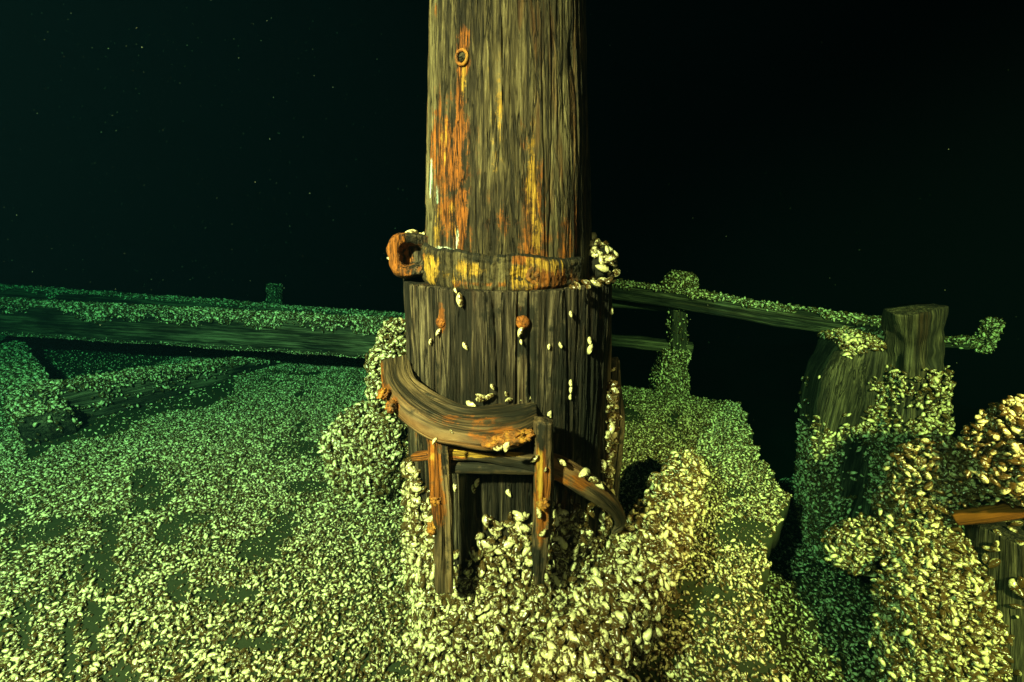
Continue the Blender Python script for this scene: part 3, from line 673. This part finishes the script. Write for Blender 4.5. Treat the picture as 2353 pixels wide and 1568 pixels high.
# deck triangle between the V timbers left bare, its shadow made by missing mussels
def deckmask(P, N):
    m = patches(P); X, Y, _ = project(P)
    tri = (Y < 925 - (X - 100) * .33 + 0) & (X > 60) & (Y < 925) & (X < 470) & (X > 20 + (Y - 810) * .5)
    m = np.where(tri, m * .10 * (Y < 880), m)
    line = np.abs(Y - (1022 - (X - 90) * .30) - 8 * np.sin(X * .03)) < 22  # gap in the mussels drawn as the slanting timber's shadow
    m = np.where(line & (X > 60) & (X < 540), m * .1, m)
    return m
r_deck = region('small pale mussel among thousands on the silty deck', 'mussels on the deck', .8)
r_far = region('small green-lit mussel on a distant timber', 'mussels on the timbers', .5)
r_heap = region('large cream and brown mussel in the heap round the foot of the mast', 'mussels heaped at the mast foot', 1.3)
r_ridge = region('large pale mussel on the ridge right of the mast foot', 'mussels on the ridge', 1.2)
r_left = region('mid-sized mussel on the crusted lump left of the mast', 'mussels on the lump left of the mast', 1)
r_front = region('yellow-lit mussel on the thick foreground timber at the right', 'mussels on the foreground timber', 1)
r_bitt = region('pale mussel clinging to the timber bitt', 'mussels on the bitt', 1)
r_slat = region('pale mussel clinging to the right flank of the mast collar', 'mussels on the right flank of the collar', 2.5)
r_rim = region('pale mussel on the rim of the mast collar, right of the mast', 'mussels on the collar rim', 3)
r_knob = region('pale mussel on the black chock at the top right of the collar', 'mussels on the black chock', 3)
r_sunk = region('dim mussel down in the dark hold', 'mussels in the hold', .3)

scatter(DECK, .0146, r_deck, .60, lambda P, N: deckmask(P, N) * (P[:, 1] < 3.9), flat=.6, spread=.33)
scatter(SUNK_DECK, .018, r_sunk, .7, lambda P, N: .75 + 0 * P[:, 0])
scatter(DECK, .007, r_deck, .10, lambda P, N: .55 * (np.hypot(P[:, 0], P[:, 1]) < 2.2), flat=.6)
up_only = lambda P, N: np.clip(N[:, 2] * 2.2 - .3, 0, 1)
def drape(surf_top):   # top of a timber, with ragged clumps hanging over its front
    return lambda P, N: np.where(N[:, 2] > .55, 1.0, np.clip((P[:, 2] - surf_top(P)) * 26 + .55 + 2.2 * fbm(P[:, 0] * 6, P[:, 1] * 2, P[:, 2] * 3, 3), 0, 1) * (N[:, 1] < .5))
ends1 = (Py(-120, 694, 2.80), Py(925, 748, 2.35)); t1 = lambda P: np.interp(P[:, 0], [ends1[0][0], ends1[1][0]], [ends1[0][2], ends1[1][2]])
scatter(LB1, .021, r_far, 1.1, drape(lambda P: t1(P) - .035), off=(.2, .6))
scatter(LB1, .011, r_far, .8, lambda P, N: np.clip(1 - (P[:, 2] - (t1(P) - .205)) * 30, 0, 1) * (N[:, 2] < .3) * .5)
ends2 = (Py(-160, 650, 3.55), Py(940, 730, 3.05)); t2 = lambda P: np.interp(P[:, 0], [ends2[0][0], ends2[1][0]], [ends2[0][2], ends2[1][2]])
scatter(LB2, .019, r_far, 1.0, drape(lambda P: t2(P) + .01), off=(.2, .6))
for s_ in (LT1, LT2): scatter(s_, .022, r_far, 1.2, lambda P, N: np.clip(N[:, 2] * 2 + .05 + .5 * fbm(P[:, 0] * 9, P[:, 1] * 9, P[:, 2] * 4, 2), 0, 1), off=(.2, .6))
scatter(fp, .016, r_far, .8, lambda P, N: .35 + 0 * P[:, 0])
scatter(st, .0215, r_left, 1.3, None, off=(.1, .6)); 
scatter(ML, .0215, r_left, 1.35, lambda P, N: 1.0 * (P[:, 2] > 0), off=(.1, .5)); scatter(ML, .0215, r_left, .8, lambda P, N: 1.0 * (P[:, 2] > 0), off=(.6, 1.0))
scatter(RG, .0208, r_ridge, 1.4, lambda P, N: 1.0 * (N[:, 2] > -.5), off=(.1, .5)); scatter(RG, .0208, r_ridge, .9, lambda P, N: 1.0 * (N[:, 2] > -.1), off=(.5, .9))
scatter(HEAP, .0195, r_heap, 1.3, lambda P, N: np.clip(1.6 - np.hypot(P[:, 0] - CX, P[:, 1] - CY) * .8, 0, 1), off=(.1, .5)); scatter(HEAP, .0200, r_heap, .8, lambda P, N: 1.0 * (P[:, 2] > .08), off=(.5, .95), rbias=-.1)
# climbing the collar from the heap
def climb(P, N):
    a = np.arctan2(P[:, 0] - CX, -(P[:, 1] - CY)); z = P[:, 2]
    top = .34 + .10 * fbm(a * 3.5, z * 2, 0 * a + 6, 3) * 1.5 + .14 * np.exp(-((a + .1) / .3) ** 2) * 0 + .05 * np.sin(a * 5)
    m = np.clip((top - z) * 16, 0, 1); right = np.exp(-((a - 1.22) / .16) ** 2) * np.clip((.62 + .08 * fbm(z * 14, a * 2, 0 * a, 2) - z) * 12, 0, 1) * (fbm(z * 9, a * 3, 0 * a + 2, 2) > -.12)
    left = np.exp(-((a + 1.45) / .2) ** 2) * np.clip((.42 - z) * 12, 0, 1) * .7
    return np.clip(np.maximum(np.maximum(m, right), left) - (np.abs(a) < 1.05) * (z > .42), 0, 1) * (N[:, 2] < .7)
scatter(COLLAR, .023, r_heap, 1.2, lambda P, N: climb(P, N) * (P[:, 2] < .40), off=(.1, .6))
scatter(COLLAR, .024, r_slat, 1.2, lambda P, N: climb(P, N) * (P[:, 2] >= .40), off=(.1, .6))
tr_top = lambda P: 0 * P[:, 0] + 9
scatter(TR, .021, r_far, 1.2, lambda P, N: np.clip(N[:, 2] * 3 - 1.2, 0, 1) * (fbm(P[:, 0] * 5, P[:, 1] * 5, P[:, 2], 2) > -.35), off=(.2, .8))
scatter(TF, .021, r_far, 1.1); scatter(TP, .018, r_far, .12); scatter(KN, .022, r_far, 1.2); scatter(ST, .018, r_far, 1.0, lambda P, N: np.clip(N[:, 2] + .6, 0, 1)); scatter(ST2, .018, r_far, 1.0)
def bittmask(P, N):
    X, Y, _ = project(P); n = fbm(P[:, 0] * 8, P[:, 1] * 8, P[:, 2] * 8, 3)
    m = np.clip((Y - 870) / 80 + n * 2.2 + .15, 0, 1)
    m = m * np.where(X < 1985, np.clip((Y - 960) / 60 + n, .06, 1), 1)
    m = np.where((X > 2125) & (Y > 850), np.maximum(m, .8), m)
    m = m * np.clip((((X - 1920) / 50) ** 2 + ((Y - 900) / 90) ** 2) - .3 + n, .03, 1)
    m = np.where((Y < 845) & (X > 2030), m * .25, m); m = np.where((N[:, 2] > .6) & (X < 2040), 1, m)
    m = m * np.clip((((X - 2070) / 130) ** 2 + ((Y - 1175) / 48) ** 2) - .4 + n, .05, 1) * np.clip((((X - 1965) / 40) ** 2 + ((Y - 1080) / 90) ** 2) - .4 + n, .05, 1)
    return m * (N[:, 1] < .6) * (Y < 1290)
scatter(CHK, .0215, r_bitt, 1.15, bittmask, off=(.1, .6)); scatter(PST, .0215, r_bitt, 1.2, lambda P, N: bittmask(P, N) * (P[:, 2] < .60), off=(.2, .9))
for s_, L_ in ((F1, .0212), (F2, .0212), (F1b, .021)):
    scatter(s_, L_, r_front, 1.45, lambda P, N: (N[:, 1] < .7) * np.clip(N[:, 2] * 2 + 1.7, 0, 1), off=(.1, .5), rbias=-.08); scatter(s_, L_, r_front, 1.0, lambda P, N: (N[:, 1] < .5) * np.clip(N[:, 2] * 2 + 1.0, 0, 1), off=(.6, 1.1), rbias=-.08)
scatter(F4, .028, r_front, .10)
scatter(BC, .023, r_knob, 1.2, lambda P, N: .8 * (N[:, 2] > .45) + .12, off=(.1, .6), rbias=.15)
# loose ones set one by one
def on_collar(px, py, L, lab, rnd=.9):
    a, z, p = az(px, py, .25, CX, CY); r = region(lab, 'single mussels on the mast collar', 50); single(p, radial(a), L, r, (0, 0, 1), rnd)
for d_ in [(1128, 735, .026, 'largest white mussel high on the front of the collar, under the rusted band'), (1118, 715, .014, 'tiny brown mussel just above the large white one on the collar'),
           (1076, 812, .020, 'brown mussel at the lower end of the left orange trenail streak'), (1270, 810, .022, 'cream mussel at the foot of the right orange trenail streak'), (1056, 833, .017, 'brown mussel left of and below the left trenail'),
           (1138, 843, .018, 'white mussel low in the middle of the collar front, left of centre'), (1272, 835, .012, 'tiny mussel just beneath the one at the right trenail'),
           (1340, 845, .014, 'lying mussel on the dark staves right of the right trenail'), (1366, 843, .014, 'upright small mussel beside the lying one on the dark staves'),
           (1405, 770, .017, 'upper mussel of the small pair near the right of the collar front'), (1204, 945, .018, 'yellowish mussel on the collar just above the curved chair rail'),
           (1232, 955, .016, 'small mussel above the right end of the curved chair rail')]:
    pass
SING = [(1061, 690, .030, 'largest white mussel high on the front of the collar, under the rusted band'), (1049, 668, .012, 'tiny brown mussel just above the large white one near the collar rim'),
        (1010, 765, .019, 'brown mussel at the lower end of the left orange trenail streak'), (1196, 764, .022, 'cream mussel at the foot of the right orange trenail streak'), (992, 786, .016, 'brown mussel a little left of and below the left trenail streak'),
        (1072, 795, .019, 'white upright mussel alone on the middle of the collar front'), (1198, 786, .012, 'tiny mussel just beneath the one at the right trenail streak'),
        (1261, 797, .013, 'small lying mussel on the dark staves right of the right trenail'), (1287, 793, .014, 'small upright mussel just right of the lying one on the dark staves'),
        (1311, 722, .014, 'small mussel on the dark staves near the right of the collar, below the rim'), (1353, 802, .024, 'pale mussel on the right of the collar, lower of a close pair'), (1353, 783, .018, 'pale mussel on the right of the collar, upper of a close pair'),
        (1134, 888, .018, 'yellowish mussel on the collar just above the middle of the curved rail'), (1164, 905, .014, 'slim mussel on the collar a little right of the yellowish one'), (1262, 952, .020, 'round mussel beside the right end of the curved rail'),
        (1310, 880, .016, 'upper of the three small mussels in a row right of the curved rail'), (1311, 896, .016, 'middle of the three small mussels in a row right of the curved rail'), (1309, 912, .014, 'lowest of the three small mussels in a row right of the curved rail'),
        (1403, 715, .018, 'mussel sticking out at the right edge of the collar below the rim'), (928, 738, .016, 'mussel sticking out at the left edge of the collar below the rim'),
        (1098, 1108, .022, 'upper white mussel of a pair on the collar between the two chair legs'), (1091, 1122, .022, 'lower white mussel of a pair on the collar between the two chair legs'), (1050, 1118, .024, 'mussel on the collar between the chair legs, close to the left leg'),
        (1035, 1135, .022, 'mussel half hidden by the left chair leg, below the lower stretcher'), (1170, 1130, .022, 'mussel on the collar between the chair legs, close to the right leg')]
for px, py, L, lab in SING: on_collar(px, py, L, lab)
def on_pt(p, nrm, L, lab, grp, rnd=.9): single(p, nrm, L, region(lab, grp, 50), None, rnd)
for px, py, z, L, lab in [(937, 862, .64, .014, 'small white mussel on the wide left part of the curved rail'), (962, 965, .60, .017, 'white mussel low on the left of the curved rail'), (1037, 995, .595, .012, 'tiny white mussel near the front edge of the curved rail'), (935, 905, .632, .009, 'speck of a mussel in the middle of the left part of the curved rail'),
                          (1084, 932, .617, .024, 'cream mussel on the inner edge of the curved rail, left of the cluster'), (1110, 921, .62, .032, 'largest mussel of the cluster where the curved rail meets the collar'), (1125, 915, .625, .022, 'mussel at the right side of the cluster where the curved rail meets the collar'), (1103, 915, .628, .02, 'mussel at the top of the cluster where the curved rail meets the collar'),
                          (1170, 923, .617, .02, 'mussel on the inner edge of the curved rail, right of the cluster'), (1195, 917, .615, .018, 'leftmost of the tiny mussels lining the right end of the curved rail'), (1215, 915, .615, .016, 'rightmost of the tiny mussels lining the right end of the curved rail')]:
    on_pt(Pz(px, py, z), (0, -.3, 1), L, lab, 'mussels on the chair rail')
for px, py, y, L, lab in [(1145, 1027, .655, .022, 'curled white mussel hanging under the orange front of the curved rail, left one'), (1165, 1026, .655, .024, 'white mussel hanging under the orange front of the curved rail, right one'), (1000, 1014, .66, .014, 'small white mussel under the front edge of the curved rail above the left leg'),
                          (1227, 1053, .715, .020, 'brown mussel where the upper stretcher meets the right chair leg'), (1252, 1079, .712, .012, 'tiny mussel on the orange part of the right chair leg'), (1236, 1178, .712, .022, 'large mussel standing on the right chair leg above the heap'), (1246, 1222, .712, .020, 'mussel on the right chair leg just above the heap')]:
    on_pt(Py(px, py, y), (0, -1, .3), L, lab, 'mussels on the chair')
for px, py, y, L, lab in [(1343, 1090, .752, .034, 'striped mussel, the largest of three on the bent slat'), (1362, 1104, .755, .026, 'middle mussel of three on the bent slat'), (1378, 1112, .765, .028, 'right mussel of three on the bent slat'), (1290, 1064, .748, .022, 'flat mussel on the bent slat near the right chair leg')]:
    on_pt(Py(px, py, y), (0, -.8, .6), L, lab, 'mussels on the bent slat')
for px, py, L, lab in [(957, 634, .022, 'white mussel on the collar rim under the hollow chock'), (1370, 655, .026, 'r'), (1345, 655, .026, 'r'), (1325, 662, .024, 'r'), (1335, 648, .028, 'r'), (1358, 645, .026, 'r'), (1385, 648, .024, 'r'), (1400, 650, .022, 'r'), (1350, 664, .02, 'r'), (1315, 664, .018, 'r')]:
    if lab == 'r': single(Pz(px, py, ZT + .008), (0, -.2, 1), L, r_rim)
    else: on_pt(Pz(px, py, ZT + .008), (0, -.2, 1), L, lab, 'mussels on the collar rim')
for px, py, L, lab in [(945, 541, .03, 'larger brown mussel on top of the hollow chock'), (968, 543, .018, 'white mussel on top of the hollow chock, beside the mast'), (975, 540, .016, 'small mussel on top of the hollow chock, touching the mast'), (899, 598, .018, 'white mussel on the left edge of the hollow chock')]:
    on_pt(Py(px, py, .955), (0, -.4, 1), L, lab, 'mussels on the hollow chock')

# ---- gather, choose the ones that show largest, and build
B = {k: np.concatenate([b[k] for b in BED]) for k in BED[0]}
nM = len(B['L']); X, Y, dep = project(B['pos']); sc = 1024 / 2353
w_ = (B['L'] * F / dep * sc * .36); ids = np.full((682, 1024), -1, np.int32)
occl = [(SPAR, 1), (COLLAR, 1)]
zb = np.full((682, 1024), 9e9)
for s_ in (SPAR, COLLAR, RAIL, CHK, PST):
    x, y, d_ = project(s_.V); xi = np.round(x * sc).astype(int); yi = np.round(y * sc).astype(int)
    k = (xi >= 0) & (xi < 1024) & (yi >= 0) & (yi < 682); np.minimum.at(zb, (yi[k], xi[k]), d_[k])
order = np.argsort(-dep)
xs_, ys_ = X * sc, Y * sc
for i in order:
    r = w_[i]
    if r < 1.6 or xs_[i] < -3 or ys_[i] < -3 or xs_[i] > 1027 or ys_[i] > 685: continue
    x0, x1, y0, y1 = int(max(xs_[i] - r, 0)), int(min(xs_[i] + r + 1, 1024)), int(max(ys_[i] - r, 0)), int(min(ys_[i] + r + 1, 682))
    if x0 >= x1 or y0 >= y1: continue
    blk = ids[y0:y1, x0:x1]; blk[zb[y0:y1, x0:x1] > dep[i] - .02] = i
cnt = np.bincount(ids[ids >= 0].ravel(), minlength=nM).astype(float)
prio = np.array([r[2] for r in REG])[B['region']]
score = np.where(prio >= 50, 1e6, cnt * 1.0); pick = np.argsort(-score)[:300]; pick = pick[score[pick] > 0]
picked = np.zeros(nM, bool); picked[pick] = True
print('mussels', nM, 'singles', picked.sum(), {REG[k][1]: int(v) for k, v in zip(*np.unique(B['region'][picked], return_counts=True))})

def bed_arrays(sel, lod):
    Vt, Q, Tt, d, side = TPL[lod]; n = len(sel); m = len(Vt)
    Lc = B['L'][sel]; wob = RNG.uniform(.85, 1.15, (n, 1, 3))
    P = (Vt[None] * wob * Lc[:, None, None]) @ np.transpose(B['R'][sel], (0, 2, 1)) + B['pos'][sel][:, None]
    rnd = B['rnd'][sel]
    col = np.empty((n, m, 4), np.float32); col[..., 0] = d; col[..., 1] = rnd[:, None]; col[..., 2] = side; col[..., 3] = 1
    loc = (Vt[None] + (rnd * 37 + np.arange(n) % 91)[:, None, None]).astype(np.float32)
    o = (np.arange(n) * m)[:, None, None]
    return P.reshape(-1, 3), (Q[None] + o).reshape(-1, 4), (Tt[None] + o).reshape(-1, 3), col.reshape(-1, 4), loc.reshape(-1, 3)
px_len = B['L'] * F / dep * sc
parts = []; off = 0; Vs, Qs, Ts, Cs, Ls = [], [], [], [], []
for lod, cond in ((0, px_len < 7), (1, (px_len >= 7) & (px_len < 14)), (2, px_len >= 14)):
    sel = np.where(cond & ~picked)[0]
    if not len(sel): continue
    v, q, t, c, l = bed_arrays(sel, lod); Vs.append(v); Qs.append(q + off); Ts.append(t + off); Cs.append(c); Ls.append(l); off += len(v)
Q = np.vstack(Qs); T = np.vstack(Ts)
bed = np_mesh('mussel_bed', np.vstack(Vs), np.concatenate([Q.ravel(), T.ravel()]), np.concatenate([np.full(len(Q), 4), np.full(len(T), 3)]), M_mussel, None,
              {'shell': ('FLOAT_COLOR', np.vstack(Cs)), 'local': ('FLOAT_VECTOR', np.vstack(Ls))})
tag(bed, 'dense carpet of thousands of small pale mussels over deck and timbers', 'mussels', kind='stuff')
VAR = []
for k in range(8):
    Vt, Q, Tt, d, side = TPL[2]; rnd = (k + .5) / 8; me_o = None
    wob = RNG.uniform(.9, 1.12, 3); V = Vt * wob
    col = np.stack([d, np.full(len(d), rnd), side, np.ones(len(d))], -1)
    VAR.append((V, Q, Tt, col, Vt + 11.3 * k + 5))
meshes = []
proto = {}
for i in pick:
    k = int(min(7, B['rnd'][i] * 8)); lab, grp, _ = REG[B['region'][i]]
    if k not in proto:
        V, Q, Tt, col, loc = VAR[k]
        o = np_mesh('mussel', V, np.concatenate([Q.ravel(), Tt.ravel()]), np.concatenate([np.full(len(Q), 4), np.full(len(Tt), 3)]), M_mussel, None, {'shell': ('FLOAT_COLOR', col), 'local': ('FLOAT_VECTOR', loc)}); proto[k] = o
    else:
        o = proto[k].copy(); COL.objects.link(o)
    Mx = Matrix([[*B['R'][i][0], 0], [*B['R'][i][1], 0], [*B['R'][i][2], 0], [0, 0, 0, 1]])
    o.matrix_world = Matrix.Translation(Vector(B['pos'][i])) @ Mx @ Matrix.Scale(float(B['L'][i]), 4)
    if REG[B['region'][i]][2] < 50:
        x_, y_ = X[i], Y[i]; tone = ['brown-striped', 'mottled', 'chalky pale'][min(2, int(B['rnd'][i] * 3))]
        e_ = B['pos'][i] + B['R'][i][:, 0] * .01; ex_, ey_, _d = project(e_); an_ = math.degrees(math.atan2(-(ey_ - y_), ex_ - x_)) % 180
        pose = 'level' if an_ < 20 or an_ > 160 else 'upright' if 70 < an_ < 110 else 'right-leaning' if an_ < 90 else 'left-leaning'
        size = 'large' if px_len[i] > np.median(px_len[pick]) else 'mid-sized'
        if 'foot of the mast' in lab:
            w1 = 'left of the chair legs' if x_ < 985 else 'between the two chair legs' if x_ < 1230 and y_ < 1345 else 'below the two chair legs' if x_ < 1230 else 'right of the chair legs'
            w2 = 'high on the pile' if y_ < 1230 else 'level with the leg tips' if y_ < 1380 else 'close to the bottom edge' if y_ > 1490 else 'in front of the leg tips'
            lab = f'{size} {pose} {tone} mussel heaped {w1}, {w2}'
        elif 'ridge' in lab:
            w2 = 'its far tip' if y_ < 1130 else 'its upper half' if y_ < 1260 else 'its middle' if y_ < 1380 else 'its lower half' if y_ < 1490 else 'bottom end'
            lab = f'{size} {pose} {tone} mussel on the ridge right of the mast, {w2}'
        elif 'foreground timber' in lab:
            w2 = 'at the right edge' if y_ < 1190 and x_ > 2180 else 'near its upper left knuckle' if y_ < 1190 else 'on its short left stub' if x_ < 2030 else 'high on its thick part' if y_ < 1330 else 'midway down' if y_ < 1460 else 'near the bottom edge'
            lab = f'{size} {pose} {tone} mussel on the right foreground timber, {w2}'
        else: lab = f'{size} {pose} {tone} ' + lab[lab.index('mussel'):]
    if len(lab.split()) > 16: lab = lab.replace('large ', '').replace('mid-sized ', '')
    tag(o, lab, 'mussel', grp)

# drifting specks in the water
n = 4500; q = np.stack([RNG.uniform(-2.6, 2.4, n), RNG.uniform(.7, 3.4, n), RNG.uniform(.3, 2.2, n)], -1); q[:2600, 0] = RNG.uniform(-2.8, -.4, 2600)
Vt, Q, Tt, d, side = TPL[0]; sz = (.0005 + .0026 * RNG.random(n) ** 5) * (.5 + .5 * q[:, 1]); R = rot_from(RNG.normal(size=(n, 3)), RNG.normal(size=(n, 3)))
P = (Vt[None] * sz[:, None, None]) @ np.transpose(R, (0, 2, 1)) + q[:, None]; o = (np.arange(n) * len(Vt))[:, None, None]
Q = (Q[None] + o).reshape(-1, 4); Tt = (Tt[None] + o).reshape(-1, 3)
M_speck = NT('speck'); M_speck.b.inputs['Base Color'].default_value = (.22, .26, .20, 1); M_speck.b.inputs['Roughness'].default_value = 1
tag(np_mesh('drifting_specks', P.reshape(-1, 3), np.concatenate([Q.ravel(), Tt.ravel()]), np.concatenate([np.full(len(Q), 4), np.full(len(Tt), 3)]), M_speck.m), 'tiny pale specks drifting in the dark water', 'specks', kind='stuff')

# ---------------------------------------------------------------- the water itself, as one even volume
hz_ = bpy.data.meshes.new('haze'); a, b = (-10, -6, -4), (10, 14, 4.5)
vv = [(x, y, z) for x in (a[0], b[0]) for y in (a[1], b[1]) for z in (a[2], b[2])]
hz_.from_pydata(vv, [], [(0, 1, 3, 2), (4, 6, 7, 5), (0, 4, 5, 1), (2, 3, 7, 6), (0, 2, 6, 4), (1, 5, 7, 3)])
hm = bpy.data.materials.new('haze_water'); hm.use_nodes = True; nt_ = hm.node_tree; nt_.nodes.remove(nt_.nodes['Principled BSDF'])
pv = nt_.nodes.new('ShaderNodeVolumePrincipled'); nt_.links.new(pv.outputs[0], nt_.nodes['Material Output'].inputs['Volume'])
pv.inputs['Density'].default_value = .75; pv.inputs['Color'].default_value = (.0008, .0040, .0075, 1)
pv.inputs['Absorption Color'].default_value = (.17, .76, .74, 1); pv.inputs['Anisotropy'].default_value = .3
hz_.materials.append(hm); ho = bpy.data.objects.new('haze', hz_); COL.objects.link(ho); tag(ho, 'dark green lake water filling the whole scene', 'water', kind='stuff')
